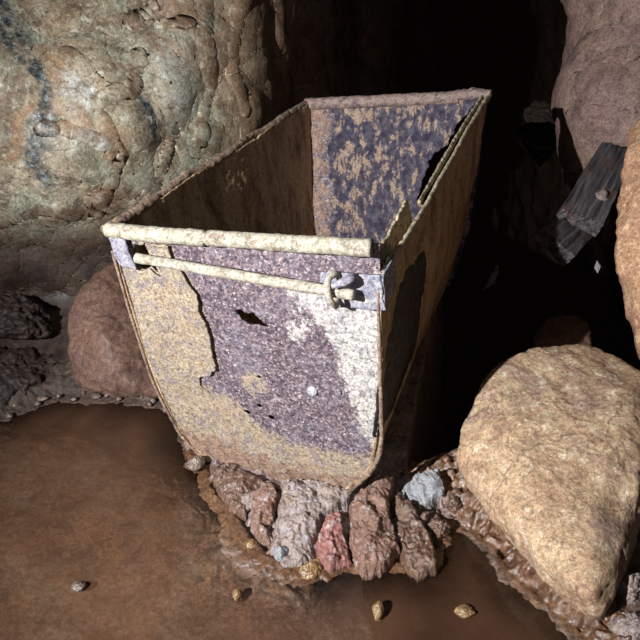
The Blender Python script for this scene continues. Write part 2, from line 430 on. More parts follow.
def water_mat():
    n = NT('murky_water')
    t = n.t
    w = n.warp(.12, 4)
    nb = n.bump(n.noise(14, 4, .55, .6, w), .10, .01)
    silt = n.ramp(n.noise(4, 6, .6, .5, w, 2.), [(.35, C(96, 68, 52)), (.6, C(122, 88, 66))])
    d = t.nodes.new('ShaderNodeBsdfDiffuse'); n.put(d.inputs['Color'], silt)
    tr = t.nodes.new('ShaderNodeBsdfTransparent'); tr.name = 'clear'; tr.inputs['Color'].default_value = (.93, .87, .80, 1)
    m1 = t.nodes.new('ShaderNodeMixShader'); n.put(m1.inputs[0], n.math('MULTIPLY', n.attr('deep'), .38))
    t.links.new(tr.outputs[0], m1.inputs[1]); t.links.new(d.outputs[0], m1.inputs[2])
    gl = t.nodes.new('ShaderNodeBsdfGlossy'); gl.inputs['Roughness'].default_value = .09; n.put(gl.inputs['Normal'], nb)
    fr = t.nodes.new('ShaderNodeFresnel'); fr.inputs['IOR'].default_value = 1.33; n.put(fr.inputs['Normal'], nb)
    m2 = t.nodes.new('ShaderNodeMixShader'); t.links.new(fr.outputs[0], m2.inputs[0])
    t.links.new(m1.outputs[0], m2.inputs[1]); t.links.new(gl.outputs[0], m2.inputs[2])
    t.links.new(m2.outputs[0], n.out.inputs[0])
    return n.m
M['water'] = water_mat()

# ------------------------------------------------------------------ tub frame (fitted to the rim rectangle in the photograph)
TX = np.array([0.91316428, -0.39216929, 0.11105969]); TY = np.array([0.3886126, 0.91987839, 0.05295272])
TZ = np.cross(TX, TY); TO = np.array([-0.46278242, 1.26669724, -0.52791336]) + CAM
TW, TD, TH = .62, 1.066, .69
TMAT = Matrix(((TX[0], TY[0], TZ[0], TO[0]), (TX[1], TY[1], TZ[1], TO[1]), (TX[2], TY[2], TZ[2], TO[2]), (0, 0, 0, 1)))
def tub_px(px, py, y=0.0):
    """local x, z on the tub plane at depth y met by the sight line of a photo pixel"""
    r = FWD + RGT * (px - 320) / F_PX + UPV * (320 - py) / F_PX
    P0 = TO + TY * y
    P = CAM + r * (((P0 - CAM) @ TY) / (r @ TY)) - TO
    return (P @ TX, P @ TZ)

# ------------------------------------------------------------------ structure: floor
SHORE_L = [ground(*p)[:2] for p in [(-430, 900), (-330, 640), (-210, 500), (-130, 442), (0, 418), (30, 405), (58, 396), (100, 396), (150, 400), (178, 405)]]
APRON = [ground(*p)[:2] for p in [(186, 440), (196, 462), (210, 486), (222, 498), (238, 514), (250, 540), (262, 556), (282, 566), (302, 570), (322, 566), (340, 560), (372, 564), (398, 562), (414, 568), (430, 560), (442, 542), (438, 528)]]
BANK = [ground(*p)[:2] for p in [(452, 520), (474, 532), (492, 548), (504, 566), (520, 588), (548, 606), (570, 626), (590, 650), (620, 700), (640, 900)]]
PUD = np.array(SHORE_L + APRON + BANK)
cl_red = [ground(*p)[:2] for p in [(190, 450), (215, 500), (250, 560), (300, 580), (360, 570), (415, 575), (440, 545), (455, 500), (400, 470), (300, 470)]]
cl_bank = [ground(*p)[:2] for p in [(400, 470), (460, 470), (520, 540), (620, 620), (700, 700), (600, 700), (520, 610), (455, 560), (420, 560)]]
def axis(a, b, c, d, n, m):
    return np.concatenate([np.linspace(a, b, m, endpoint=False), np.linspace(b, c, n, endpoint=False), np.linspace(c, d, m)])
gx = axis(-3.2, -1.0, 1.0, 3.2, 520, 36); gy = axis(-0.8, .55, 1.65, 9.5, 360, 80)
GX, GY = np.meshgrid(gx, gy, indexing='ij')
P2 = np.stack([GX.ravel(), GY.ravel()], 1); P3 = np.concatenate([P2, np.zeros((len(P2), 1))], 1)
sd = sdf(PUD, P2 + 0.014 * np.stack([fbm(P3, 12, 5, .6, 1), fbm(P3, 12, 5, .6, 2)], 1))
mclay = 1 - sst(-.03, .03, sdf(cl_red, P2) + .02 * fbm(P3, 12, 3, .5, 5))
mbank = 1 - sst(-.03, .03, sdf(cl_bank, P2) + .02 * fbm(P3, 12, 3, .5, 6))
d1, d2, cid = cells(P3 + .02 * np.stack([fbm(P3, 14, 3, .5, k) for k in (1, 2, 3)], 1), 15, 2)
out = np.clip(sd, 0, 1); ins = np.clip(-sd, 0, 1)
near = np.exp(-((P2[:, 0]) / 1.2) ** 4 - ((P2[:, 1] - 1.0) / 1.0) ** 4)
z = -.022 * sst(0, .10, ins) + (.035 - .016 * mclay) * sst(0, .05, out) + .05 * (1 - mclay) * sst(.05, .5, out)
z += np.where(sd < 0, .0045 * fbm(P3, 7, 4, .5, 3) * sst(0, .08, ins) + .0016 * fbm(P3, 60, 3, .6, 4), .010 * fbm(P3, 14, 5, .6, 3) * sst(0, .012, out))
z += .005 * (mclay + mbank) * sst(0, .02, out) * (ridged(P3, 20, 4, .55, 2) - .2)
z += mclay * sst(0, .008, out) * (.014 * (facets(P3, 30, 4) - .2) + .006 * facets(P3, 80, 5) - .006)
z += mbank * sst(0, .015, out) * (.012 * fbm(P3, 40, 3, .6, 8) + .020 * facets(P3, 36, 3))
pit = sst(-.02, .14, -sdf([(.235, 1.19), (.36, 1.235), (.48, 1.34), (.75, 1.48), (1.7, 1.4), (4.5, 2.0), (4.5, 14), (-.1, 14), (.1, 2.7), (.47, 2.1)], P2))  # made-up drop in the floor, added so the gap stays black
z -= 1.1 * pit + 4.5 * pit * sst(2.0, 3.6, P2[:, 1])
# shallow silt bar reaching the surface in front of the tub
bar = np.exp(-((P2[:, 0] + .25) / .28) ** 2 - ((P2[:, 1] - .93) / .11) ** 2)
z += .012 * bar * (sd < 0)
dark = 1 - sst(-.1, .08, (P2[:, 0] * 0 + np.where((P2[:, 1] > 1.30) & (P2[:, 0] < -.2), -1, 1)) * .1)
floor = link('floor', np.stack([P2[:, 0], P2[:, 1], z], 1), gridfaces(len(gx), len(gy)), M['mud'], None,
             {'clay': mclay * sst(-.004, .012, sd), 'bank': np.maximum(mbank * sst(-.02, .0, sd) * (1 - mclay * .6), sst(-.06, -.03, sd) * (1 - sst(.0, .02, sd)) * (1 - sst(0, .10, sdf(cl_red, P2)))), 'dark': np.maximum(dark * sst(-.04, -.01, sd), sst(0, .3, pit))})  # the pit floor is also coloured dark in place of shade
solidify(floor, .05, -1.0)
tag(floor, kind='structure')

# water
wx = axis(-3.1, -1.0, .9, 3.1, 150, 12); wy = axis(-.7, .5, 1.62, 1.9, 110, 10)
WX, WY = np.meshgrid(wx, wy, indexing='ij')
W2 = np.stack([WX.ravel(), WY.ravel()], 1); W3 = np.concatenate([W2, np.zeros((len(W2), 1))], 1)
wsd = sdf(PUD, W2)
wz = np.full(len(W2), -.003)
F = gridfaces(len(wx), len(wy)); F = F[(wsd[F].min(1) < .02)]
V, F, A = compact(np.stack([W2[:, 0], W2[:, 1], wz], 1), F, {'deep': sst(-.02, .14, -wsd - .10 * np.exp(-((W2[:, 0] + .25) / .3) ** 2 - ((W2[:, 1] - .9) / .14) ** 2))})
pud = link('puddle', V, F, M['water'], None, A)
tag(pud, 'shallow murky brown puddle covering the floor in front of the rusty tub', 'puddle')

# ------------------------------------------------------------------ structure: walls
def bspline(Ct, nu, nv):
    """smooth a grid of control points by cubic B-spline weights"""
    Ct = np.asarray(Ct, float)
    def basis(m, n):
        t = np.linspace(0, m - 1, n); B = np.zeros((n, m))
        for i, tt in enumerate(t):
            k = min(int(tt), m - 2); f = tt - k
            w = [(1 - f) ** 3 / 6, (3 * f ** 3 - 6 * f ** 2 + 4) / 6, (-3 * f ** 3 + 3 * f ** 2 + 3 * f + 1) / 6, f ** 3 / 6]
            for q, ww in enumerate(w): B[i, min(max(k - 1 + q, 0), m - 1)] += ww
        return B
    return np.einsum('ia,jb,abk->ijk', basis(Ct.shape[0], nu), basis(Ct.shape[1], nv), Ct).reshape(-1, 3)
def wall(name, ctrl, nu, nv, mat, amp=.05, sc=2.2, fine=.012, fsc=11., seed=1, flip=False, attrfn=None, chip=.03, csc=3.0, cracks=None):
    Ct = np.array([[at(*p) for p in row] for row in ctrl])
    P = bspline(Ct, nu, nv); N = gridnormals(P, nu, nv)
    if flip: N = -N
    Pw = P + .03 * np.stack([fbm(P, 5, 3, .5, seed + k) for k in range(3)], 1)
    h = amp * fbm(P, sc, 3, .5, seed) + fine * fbm(P, fsc, 5, .5, seed + 2) + chip * facets(Pw, csc, seed) + .24 * chip * facets(Pw, csc * 3.1, seed + 1)
    if cracks:
        q = to_px(P) + 3 * np.stack([fbm(P, 10, 4, .5, 1), fbm(P, 10, 4, .5, 2)], 1)
        for c, wd, dp, st in cracks:
            h = h - .6 * dp * np.exp(-(linedist(c, q) / wd) ** 2)
    P = P + N * h[:, None]
    o = link(name, P, gridfaces(nu, nv), mat, None, attrfn(P) if attrfn else None)
    solidify(o, .06, 1.0 if flip else -1.0)
    tag(o, kind='structure')
    return o
WL_CRACKS = [([(126, 28), (146, 14), (168, -2)], 1.8, .022, .006), ([(74, 66), (92, 90), (104, 102), (118, 100), (128, 88), (138, 62)], 2.2, .012, .004), ([(150, 32), (166, 34), (186, 30)], 1.6, .010, .003),
    ([(202, -10), (197, 40), (206, 90), (192, 140)], 2.0, .016, -.008), ([(232, -10), (224, 50), (236, 110)], 2.0, .014, .008), ([(258, -10), (270, 40), (279, 90)], 2.2, .02, .004),
    ([(96, 122), (110, 146), (104, 180), (90, 210)], 2.2, .010, .004), ([(0, 214), (40, 200), (80, 206), (120, 198)], 2.2, .010, -.005), ([(46, 128), (62, 130), (92, 138), (106, 148)], 2.0, .008, .004), ([(170, 130), (158, 160), (140, 200)], 2.0, .012, .006)]
def to_px(P):
    Q = P - CAM; d = Q @ FWD
    return np.stack([320 + F_PX * (Q @ RGT) / d, 320 - F_PX * (Q @ UPV) / d], 1)
def wl_attr(P):
    q = to_px(P)                                   # where each stain and the painted shade sit on the rock face
    j = 7 * np.stack([fbm(P, 12, 4, .5, 1), fbm(P, 12, 4, .5, 2)], 1); q2 = q + j
    vein = 1 - sst(5, 15, linedist([(-30, -10), (8, 25), (18, 55), (36, 84), (48, 100), (44, 130), (40, 155), (52, 170)], q2))
    vein = np.maximum(vein, 1 - sst(3, 11, linedist([(132, 108), (140, 122)], q2)))
    vein = np.maximum(vein, .8 * (1 - sst(3, 9, linedist([(0, 232), (20, 250), (60, 240)], q2))))
    och = np.maximum(1 - sst(6, 16, linedist([(48, 80), (68, 84)], q2)), 1 - sst(8, 22, linedist([(56, 118), (90, 124), (104, 140)], q2)))
    och = np.maximum(och, 1 - sst(3, 10, linedist([(22, 128), (30, 110), (12, 150)], q2)))
    qz = np.maximum(1 - sst(2, 6, linedist([(46, 128), (62, 130), (100, 142)], q2)), .8 * (1 - sst(6, 20, linedist([(76, 92), (88, 104)], q2))))
    qz = np.maximum(qz, .35 * (1 - sst(6, 30, linedist([(160, 60), (172, 110)], q2))))
    low_shade = np.maximum(sst(178, 246, q2[:, 1] + .12 * (q2[:, 0] - 60)), 0)  # shade under the wall's overhang, put into the colour
    brown = .8 * sst(165, 250, q2[:, 0])
    ck = np.zeros(len(P))
    for c, wd, dp, st in WL_CRACKS: ck = np.maximum(ck, 1 - sst(.5, 3.2, linedist(c, q + .4 * j)))
    return {'brown': brown, 'crackline': ck, 'vein': vein, 'ochre': och, 'quartz': qz, 'low_shade': low_shade}
wall('wall_left', [
    [(-900, -700, 2.6), (-900, -250, 1.9), (-900, 0, 1.7), (-900, 180, 1.6), (-900, 260, 1.7), (-900, 340, 1.7), (-900, 480, 1.5)],
    [(-400, -700, 2.5), (-400, -250, 1.85), (-400, 0, 1.68), (-400, 180, 1.66), (-400, 260, 1.76), (-400, 350, 1.80), (-400, 500, 1.70)],
    [(-100, -700, 2.5), (-100, -250, 1.95), (-100, 0, 1.78), (-100, 160, 1.76), (-100, 250, 1.92), (-100, 340, 2.15), (-100, 470, 2.1)],
    [(40, -700, 2.7), (40, -250, 2.10), (40, 0, 1.90), (40, 150, 1.84), (30, 240, 2.04), (30, 320, 2.32), (20, 440, 2.3)],
    [(130, -700, 2.8), (130, -250, 2.18), (130, 0, 1.96), (140, 140, 1.96), (130, 240, 2.20), (120, 320, 2.30), (110, 430, 2.3)],
    [(210, -700, 2.9), (210, -250, 2.28), (205, 0, 2.06), (215, 120, 2.14), (200, 230, 2.42), (190, 320, 2.50), (180, 430, 2.5)],
    [(262, -700, 3.1), (262, -250, 2.46), (262, 0, 2.22), (268, 100, 2.34), (250, 230, 2.66), (250, 320, 2.8), (240, 420, 2.8)],
    [(288, -700, 3.3), (288, -250, 2.75), (280, 0, 2.55), (286, 100, 2.66), (290, 230, 3.0), (290, 320, 3.1), (290, 420, 3.1)],
    [(290, -700, 3.8), (290, -250, 3.3), (268, 0, 3.2), (276, 100, 3.3), (300, 230, 3.5), (310, 320, 3.6), (310, 420, 3.6)],
], 460, 460, M['wall_left'], .05, 2.4, .003, 18, 3, attrfn=wl_attr, chip=.022, csc=2.2, cracks=WL_CRACKS)

wall('wall_back', [
    [(150, -900, 4.4), (150, -300, 4.0), (170, 0, 3.7), (180, 150, 3.8), (180, 330, 4.0), (180, 330, 4.0), (180, 700, 4.0)],
    [(270, -900, 3.6), (270, -300, 3.3), (282, 0, 3.1), (290, 110, 3.1), (300, 330, 3.3), (300, 330, 3.3), (300, 700, 3.3)],
    [(320, -900, 3.8), (320, -300, 3.6), (325, 0, 3.4), (325, 110, 3.4), (330, 330, 3.6), (330, 330, 3.6), (330, 700, 3.6)],
    [(350, -900, 4.4), (350, -300, 4.3), (350, 0, 4.3), (350, 110, 4.3), (350, 330, 4.4), (350, 330, 4.4), (350, 700, 4.4)],
    [(385, -900, 4.2), (385, -300, 4.1), (388, 0, 4.0), (388, 110, 4.0), (388, 330, 4.2), (388, 330, 4.2), (388, 700, 4.2)],
    [(430, -900, 5.4), (430, -300, 5.4), (430, 0, 6.4), (430, 110, 6.6), (430, 330, 6.6), (430, 330, 6.6), (430, 700, 6.6)],
    [(520, -900, 17), (520, -300, 17), (520, 0, 17), (520, 110, 17), (520, 330, 17), (520, 330, 17), (520, 700, 17)],
    [(640, -900, 17), (640, -300, 17), (640, 0, 17), (640, 110, 17), (640, 330, 17), (640, 330, 17), (640, 700, 17)],
    [(900, -900, 17), (900, -300, 17), (900, 0, 17), (900, 110, 17), (900, 330, 17), (900, 330, 17), (900, 700, 17)],
], 240, 170, M['passage_rock'], .10, 1.6, .015, 7, 5, chip=.10, csc=1.8)

wall('wall_right', [
    [(680, -900, 4.6), (680, -300, 4.4), (680, 0, 4.3), (680, 100, 4.3), (680, 200, 4.3), (700, 330, 4.3)],
    [(590, -900, 3.2), (590, -300, 3.1), (606, 0, 3.05), (600, 80, 3.0), (574, 180, 3.0), (640, 330, 3.6)],
    [(560, -900, 2.85), (560, -300, 2.75), (574, -20, 2.66), (566, 90, 2.60), (562, 176, 2.62), (640, 330, 3.3)],
    [(600, -900, 2.6), (600, -300, 2.5), (608, -20, 2.40), (604, 90, 2.34), (604, 195, 2.40), (670, 330, 2.9)],
    [(680, -900, 2.5), (680, -300, 2.4), (680, -20, 2.28), (680, 90, 2.22), (680, 200, 2.3), (690, 330, 2.35)],
    [(900, -900, 2.3), (900, -300, 2.2), (900, -20, 2.1), (900, 90, 2.0), (900, 200, 2.05), (900, 330, 2.1)],
    [(1500, -900, 2.0), (1500, -300, 1.8), (1500, 0, 1.7), (1500, 100, 1.7), (1500, 250, 1.7), (1500, 400, 1.7)],
], 260, 260, M['purple_rock'], .045, 2.6, .005, 16, 8, chip=.03, csc=2.6)

# rough ceiling well above the frame
cx_, cy_ = np.meshgrid(np.linspace(-3.2, 3.2, 90), np.linspace(-1.6, 9.8, 110), indexing='ij')
cp = np.stack([cx_.ravel(), cy_.ravel(), np.zeros(cx_.size)], 1)
cp[:, 2] = 2.75 + .12 * fbm(cp, 1.3, 4, .5, 3)
ceil_o = link('ceiling', cp, gridfaces(90, 110), M['dark_rock']); solidify(ceil_o, .08, 1.0); tag(ceil_o, kind='structure')

# ------------------------------------------------------------------ boulders
def pts(*t): return [at(*p) for p in t]
b = hull_rock('boulder', pts((454, 468, 1.53), (457, 436, 1.56), (467, 402, 1.60), (492, 364, 1.66), (534, 342, 1.72), (584, 344, 1.74), (616, 354, 1.70), (652, 374, 1.62),
                             (498, 532, 1.42), (545, 584, 1.28), (588, 628, 1.20), (608, 626, 1.18), (620, 578, 1.22), (636, 535, 1.27), (646, 470, 1.38),
                             (470, 470, 1.46), (540, 560, 1.25), (592, 600, 1.155), (600, 500, 1.30), (560, 400, 1.52), (500, 420, 1.50), (630, 400, 1.50),
                             (500, 480, 1.85), (600, 420, 1.98), (660, 480, 1.75), (600, 620, 1.40)), M['ochre_rock'], 7, 34, .022, 5, 4, chip=.010, chips=7, dents=[(at(640, 512, 1.26), .07, .05)])
tag(b, 'large ochre boulder lying on the mud right of the rusty tub', 'boulder')

b = hull_rock('boulder', pts((63, 320, 1.92), (66, 300, 1.94), (80, 280, 1.96), (100, 262, 2.0), (122, 252, 2.06), (150, 256, 2.1), (62, 350, 1.90), (68, 382, 1.88), (90, 396, 1.86), (130, 400, 1.84), (168, 402, 1.86),
                             (100, 330, 1.83), (120, 380, 1.80), (190, 330, 2.0), (195, 395, 1.92), (180, 280, 2.1), (90, 400, 2.02), (190, 400, 2.1), (84, 330, 2.04)), M['brown_rock'], 6, 14, .03, 6, 9, chip=.008)
tag(b, 'rounded dark brown boulder wedged between the tub and the stained cave wall', 'boulder')

b = hull_rock('boulder', pts((632, 118, 1.92), (622, 160, 1.86), (614, 205, 1.82), (609, 240, 1.80), (613, 278, 1.80), (622, 310, 1.78), (634, 352, 1.76), (640, 372, 1.74), (660, 100, 1.88), (720, 120, 1.76), (760, 250, 1.66), (720, 370, 1.66),
                             (650, 200, 1.72), (650, 300, 1.68), (700, 250, 1.6), (640, 140, 2.1), (625, 250, 1.98), (650, 370, 2.0), (760, 250, 2.1), (740, 420, 1.85)), M['orange_rock'], 6, 20, .03, 6, 14, chip=.03, chips=8)
tag(b, 'orange tan rock face cut off by the right edge, above the ochre boulder', 'boulder')

# rubble against the left wall
for pp, lab in ((((-30, 350, 1.95), (20, 345, 2.0), (52, 352, 2.0), (60, 378, 1.95), (58, 398, 1.9), (20, 410, 1.85), (-30, 420, 1.8), (20, 380, 1.84), (0, 400, 2.2), (60, 395, 2.2)), 'dark wet rubble rock at the waterline on the left edge'),
                (((-20, 300, 2.05), (20, 290, 2.1), (48, 310, 2.08), (56, 335, 2.04), (30, 340, 1.98), (-20, 336, 1.96), (20, 325, 1.94), (10, 340, 2.3), (50, 340, 2.3)), 'dark rock ledged above the waterline rubble under the wall overhang')):
    tag(hull_rock('rubble_rock', pts(*pp), M['dark_rock'], 6, 14, .07, 7, 21 + len(lab), chip=.05, chips=9), lab, 'rock')
# dark rocks behind the tub at right; pale ones stand in for leaked light
for pp, mt, lab in ((((515, 132, 3.1), (524, 122, 3.15), (552, 120, 3.1), (564, 135, 3.0), (560, 148, 2.95), (530, 146, 2.98), (540, 140, 3.3), (540, 170, 3.1)), 'dark_rock', 'dim flat rock ledge in the black gap behind the tub'),
                    (((522, 112, 3.5), (536, 98, 3.55), (558, 104, 3.5), (566, 130, 3.4), (530, 134, 3.4), (545, 118, 3.8), (545, 150, 3.6)), 'dark_rock', 'dim rock in the black gap, just behind and above the flat ledge'),
                    (((532, 336, 2.1), (545, 318, 2.15), (570, 312, 2.15), (590, 322, 2.1), (592, 350, 2.05), (560, 365, 1.98), (535, 355, 2.0), (565, 345, 2.35)), 'brown_rock', 'shadowed brown stone just behind the top of the ochre boulder'),
                    (((483, 291, 2.45), (490, 276, 2.46), (499, 262, 2.48), (500, 270, 2.44), (494, 284, 2.42), (492, 280, 2.5)), 'grey_stone', 'narrow pale stone sliver in the dark beside the tub wall'),
                    (((594, 268, 2.02), (597, 260, 2.03), (601, 266, 2.02), (598, 274, 2.01), (598, 268, 2.07)), 'grey_stone', 'tiny pale stone below the weathered timber'),
                    (((562, 196, 2.4), (566, 182, 2.42), (572, 192, 2.4), (574, 206, 2.36), (566, 210, 2.36), (568, 200, 2.5)), 'purple_rock', 'small purple stone left of the upper timber')):
    tag(hull_rock('rock', pts(*pp), M[mt], 5, 14, .06, 6, len(lab), chip=.03), lab, 'rock')

# ------------------------------------------------------------------ timbers
def timber(name, A, B, across, thick, w0, w1, seed, parent=None):
    """weathered plank from A to B: local x runs along the grain, ends broken"""
    A, B = np.array(A), np.array(B); L = np.linalg.norm(B - A); ex = (B - A) / L
    ez = np.cross(ex, across); ez /= np.linalg.norm(ez); ey = np.cross(ez, ex)
    nx, ny, nz = 60, 24, 8
    V = []; idx = {}
    faces = []
    def grid(fn, nu, nv):
        base = len(V)
        for i in range(nu):
            for j in range(nv): V.append(fn(i / (nu - 1), j / (nv - 1)))
        faces.extend((gridfaces(nu, nv) + base).tolist())
    def sh(u, v, w):
        return (u * L, (v - .5) * (w0 + (w1 - w0) * u), (w - .5) * thick)
    grid(lambda a, c: sh(a, c, 1), nx, ny); grid(lambda a, c: sh(a, 1 - c, 0), nx, ny)
    grid(lambda a, c: sh(a, 0, c), nx, nz); grid(lambda a, c: sh(a, 1, 1 - c), nx, nz)
    grid(lambda a, c: sh(0, 1 - a, c), ny, nz); grid(lambda a, c: sh(1, a, c), ny, nz)
    V = np.array(V)
    S = V * np.array([2., 9., 9.])
    e = np.minimum(V[:, 0], L - V[:, 0])
    V[:, 0] += np.where(e < .03, .018 * fbm(V * np.array([0, 1, 1]), 22, 4, .6, seed), 0)
    V[:, 2] += .004 * fbm(S, 3, 4, .6, seed); V[:, 1] += .006 * fbm(S, 2, 4, .6, seed + 2)
    bm = bmesh.new()
    bv = [bm.verts.new(v) for v in V]
    for f in faces: bm.faces.new([bv[i] for i in f])
    bmesh.ops.remove_doubles(bm, verts=bm.verts[:], dist=.0025); bmesh.ops.recalc_face_normals(bm, faces=bm.faces[:])
    me = bpy.data.meshes.new(name); bm.to_mesh(me); bm.free(); me.materials.append(M['timber'])
    o = bpy.data.objects.new(name, me); COL.objects.link(o)
    o.matrix_world = Matrix(((ex[0], ey[0], ez[0], A[0]), (ex[1], ey[1], ez[1], A[1]), (ex[2], ey[2], ez[2], A[2]), (0, 0, 0, 1)))
    return o
def across_(p, q): return (at(*q) - at(*p))
t1 = timber('timber', at(580, 221, 1.98), at(616, 152, 2.16), across_((567, 203, 2.0), (594, 240, 1.93)), .045, .135, .115, 3)
tag(t1, 'weathered grey timber with an iron bolt leaning against the purple rock', 'timber')
t2 = timber('timber', at(553, 247, 1.96), at(590, 210, 2.20), across_((547, 222, 1.99), (577, 262, 1.92)), .045, .130, .135, 6)  # one timber in two pieces; the gap stands in for a shadow band
tag(t2, 'lower part of the bolted timber, built apart to leave a shadow-like gap', 'timber')
def lathe(name, prof, mat, seg=24, parent=None):
    V = []; n = len(prof)
    for i in range(seg):
        a = 2 * math.pi * i / seg
        for r, zz in prof: V.append((r * math.cos(a), r * math.sin(a), zz))
    F = [(i * n + j, ((i + 1) % seg) * n + j, ((i + 1) % seg) * n + j + 1, i * n + j + 1) for i in range(seg) for j in range(n - 1)]
    bm = bmesh.new(); bv = [bm.verts.new(v) for v in V]
    for f in F:
        try: bm.faces.new([bv[k] for k in f])
        except ValueError: pass
    bmesh.ops.remove_doubles(bm, verts=bm.verts[:], dist=1e-5); bmesh.ops.recalc_face_normals(bm, faces=bm.faces[:])
    me = bpy.data.meshes.new(name); bm.to_mesh(me); bm.free(); me.materials.append(mat)
    for p in me.polygons: p.use_smooth = True
    o = bpy.data.objects.new(name, me); COL.objects.link(o)
    if parent: o.parent = parent
    return o
bolt = lathe('bolt', [(0, .014), (.008, .013), (.012, .008), (.013, -.004), (.022, -.004), (.022, -.009), (0, -.009)], M['back_rim'], 20, t1)
bolt.location = (.125, .022, -.027); bolt.rotation_euler = (math.pi, 0, 0); bolt['label'] = 'iron bolt head'

# ------------------------------------------------------------------ ore tub
tub = bpy.data.objects.new('ore_tub', None); COL.objects.link(tub)
tub.matrix_world = TMAT
tag(tub, 'rusty iron mine tub with a rounded bottom, half sunk in wet mud', 'mine tub')

BX = np.array([0, .004, .016, .038, .074, .141, .244, .361, .485, .541, .577, .600, .616, .62])
BZ = np.array([-.42, -.455, -.515, -.588, -.636, -.680, -.694, -.688, -.662, -.606, -.545, -.46, -.40, -.38])
def zb(x): return np.interp(x, BX, BZ)
def T(P):
    """whole-tub shape: narrower below at the rear, rear end raked, old dents"""
    P = np.array(P, float); dz = np.clip(-P[:, 2], 0, 1)
    fy = np.clip(P[:, 1] / TD, -.1, 1.1)
    k = 1 - .17 * (dz / .69) * fy
    x = .31 + (P[:, 0] - .31) * k
    y = P[:, 1] * (1 - .33 * dz / TD)
    q = np.stack([x, y, P[:, 2]], 1)
    q[:, 0] += .006 * fbm(q, 4, 2, .5, 2); q[:, 1] += .004 * fbm(q, 4, 2, .5, 3); q[:, 2] += .004 * fbm(q, 5, 2, .5, 4)
    return q
def side_px(px, py):
    r = FWD + RGT * (px - 320) / F_PX + UPV * (320 - py) / F_PX
    P0 = TO + TX * .62
    P = CAM + r * (((P0 - CAM) @ TX) / (r @ TX)) - TO
    return (P @ TY, P @ TZ)
def maskpoly(poly_px, X, Z, soft=.02):
    pl = [tub_px(*p) for p in poly_px]
    return 1 - sst(-soft, soft, sdf(pl, np.stack([X, Z], 1)))
ZERO = ('m_tan', 'm_lime', 'm_mud', 'm_rust', 'm_navy', 'm_dark')
def attrs0(n, **k):
    d = {z_: np.zeros(n) for z_ in ZERO}; d.update(k); return d

# front panel
nu, nv = 360, 400
uu, vv = np.meshgrid(np.linspace(0, 1, nu), np.linspace(0, 1, nv), indexing='ij')
uu = uu.ravel(); vv = vv.ravel()
xs = .31 * (1 - np.cos(math.pi * uu)) * .6 + .62 * uu * .4
FX = xs - .022 * (xs / .62) ** 4 * sst(0, 1, vv) + .012 * (1 - xs / .62) ** 6 * (1 - vv)
FZ = .0 + vv * zb(xs)
P = np.stack([FX, np.zeros_like(FX), FZ], 1)
ht = .0012 * fbm(P, 60, 4, .6, 4) + .0010 * fbm(P, 25, 3, .6, 6)
scale_px = [(126, 262), (136, 243), (172, 243), (175, 256), (190, 279), (199, 292), (202, 308), (210, 325), (214, 345), (218, 367), (210, 374), (203, 374), (200, 384), (214, 397), (206, 410), (190, 418), (178, 420), (168, 405), (158, 385), (144, 335)]
lime_px = [(284, 292), (300, 300), (322, 326), (336, 346), (340, 372), (352, 396), (362, 430), (374, 446), (384, 446), (384, 270), (340, 280)]
lime2 = [(276, 318), (300, 300), (320, 330), (300, 352), (284, 338)]
tan2 = [(150, 370), (200, 380), (228, 392), (248, 410), (268, 428), (300, 440), (336, 448), (362, 452), (384, 436), (384, 482), (345, 496), (290, 486), (240, 470), (185, 450)]
yel = [(238, 366), (262, 372), (272, 392), (256, 400), (240, 388)]
mud_px = [(160, 414), (220, 432), (280, 456), (330, 468), (384, 470), (350, 500), (300, 500), (220, 480), (160, 440)]
m_tan = np.maximum(maskpoly(scale_px, FX, FZ, .03), .78 * maskpoly(tan2, FX, FZ, .06)); m_tan = np.maximum(m_tan, .55 * maskpoly(yel, FX, FZ, .02))
m_lime = np.maximum(maskpoly(lime_px, FX, FZ, .05), .55 * maskpoly(lime2, FX, FZ, .04))
m_mud = .66 * maskpoly(mud_px, FX, FZ, .07)
P[:, 1] -= ht
P = T(P)
# rusted-through holes; the star by the left band stands in for a shadow
cen = np.stack([FX, FZ], 1)
holes_px = [[(136, 244), (142, 246), (147, 243), (152, 250), (158, 262), (166, 277), (158, 273), (153, 268), (146, 271), (139, 266), (134, 256)], [(233, 310), (240, 309), (247, 313), (253, 312), (258, 318), (270, 327), (258, 325), (248, 324), (241, 319)]]
hs = 1e9 * np.ones(len(cen))
for hp in holes_px: hs = np.minimum(hs, sdf([tub_px(*p) for p in hp], cen))
for (px_, py_, r_) in ((203, 371, .008), (258, 377, .006), (248, 412, .009), (260, 406, .0065), (272, 417, .0095), (236, 392, .004), (211, 368, .004)):
    c_ = np.array(tub_px(px_, py_)); hs = np.minimum(hs, np.linalg.norm((cen - c_) * np.array([1, 1.25]), axis=1) - r_)
hs = hs + .0016 * fbm(np.stack([FX, 0 * FX, FZ], 1), 150, 3, .6, 3)
F = gridfaces(nu, nv); F = F[hs[F].mean(1) > 0]
V, F, A = compact(P, F, attrs0(len(P), m_tan=m_tan, m_lime=m_lime, m_mud=m_mud))
fp = solidify(link('front_panel', V, F, M['tub'], tub, A), .005, 0)

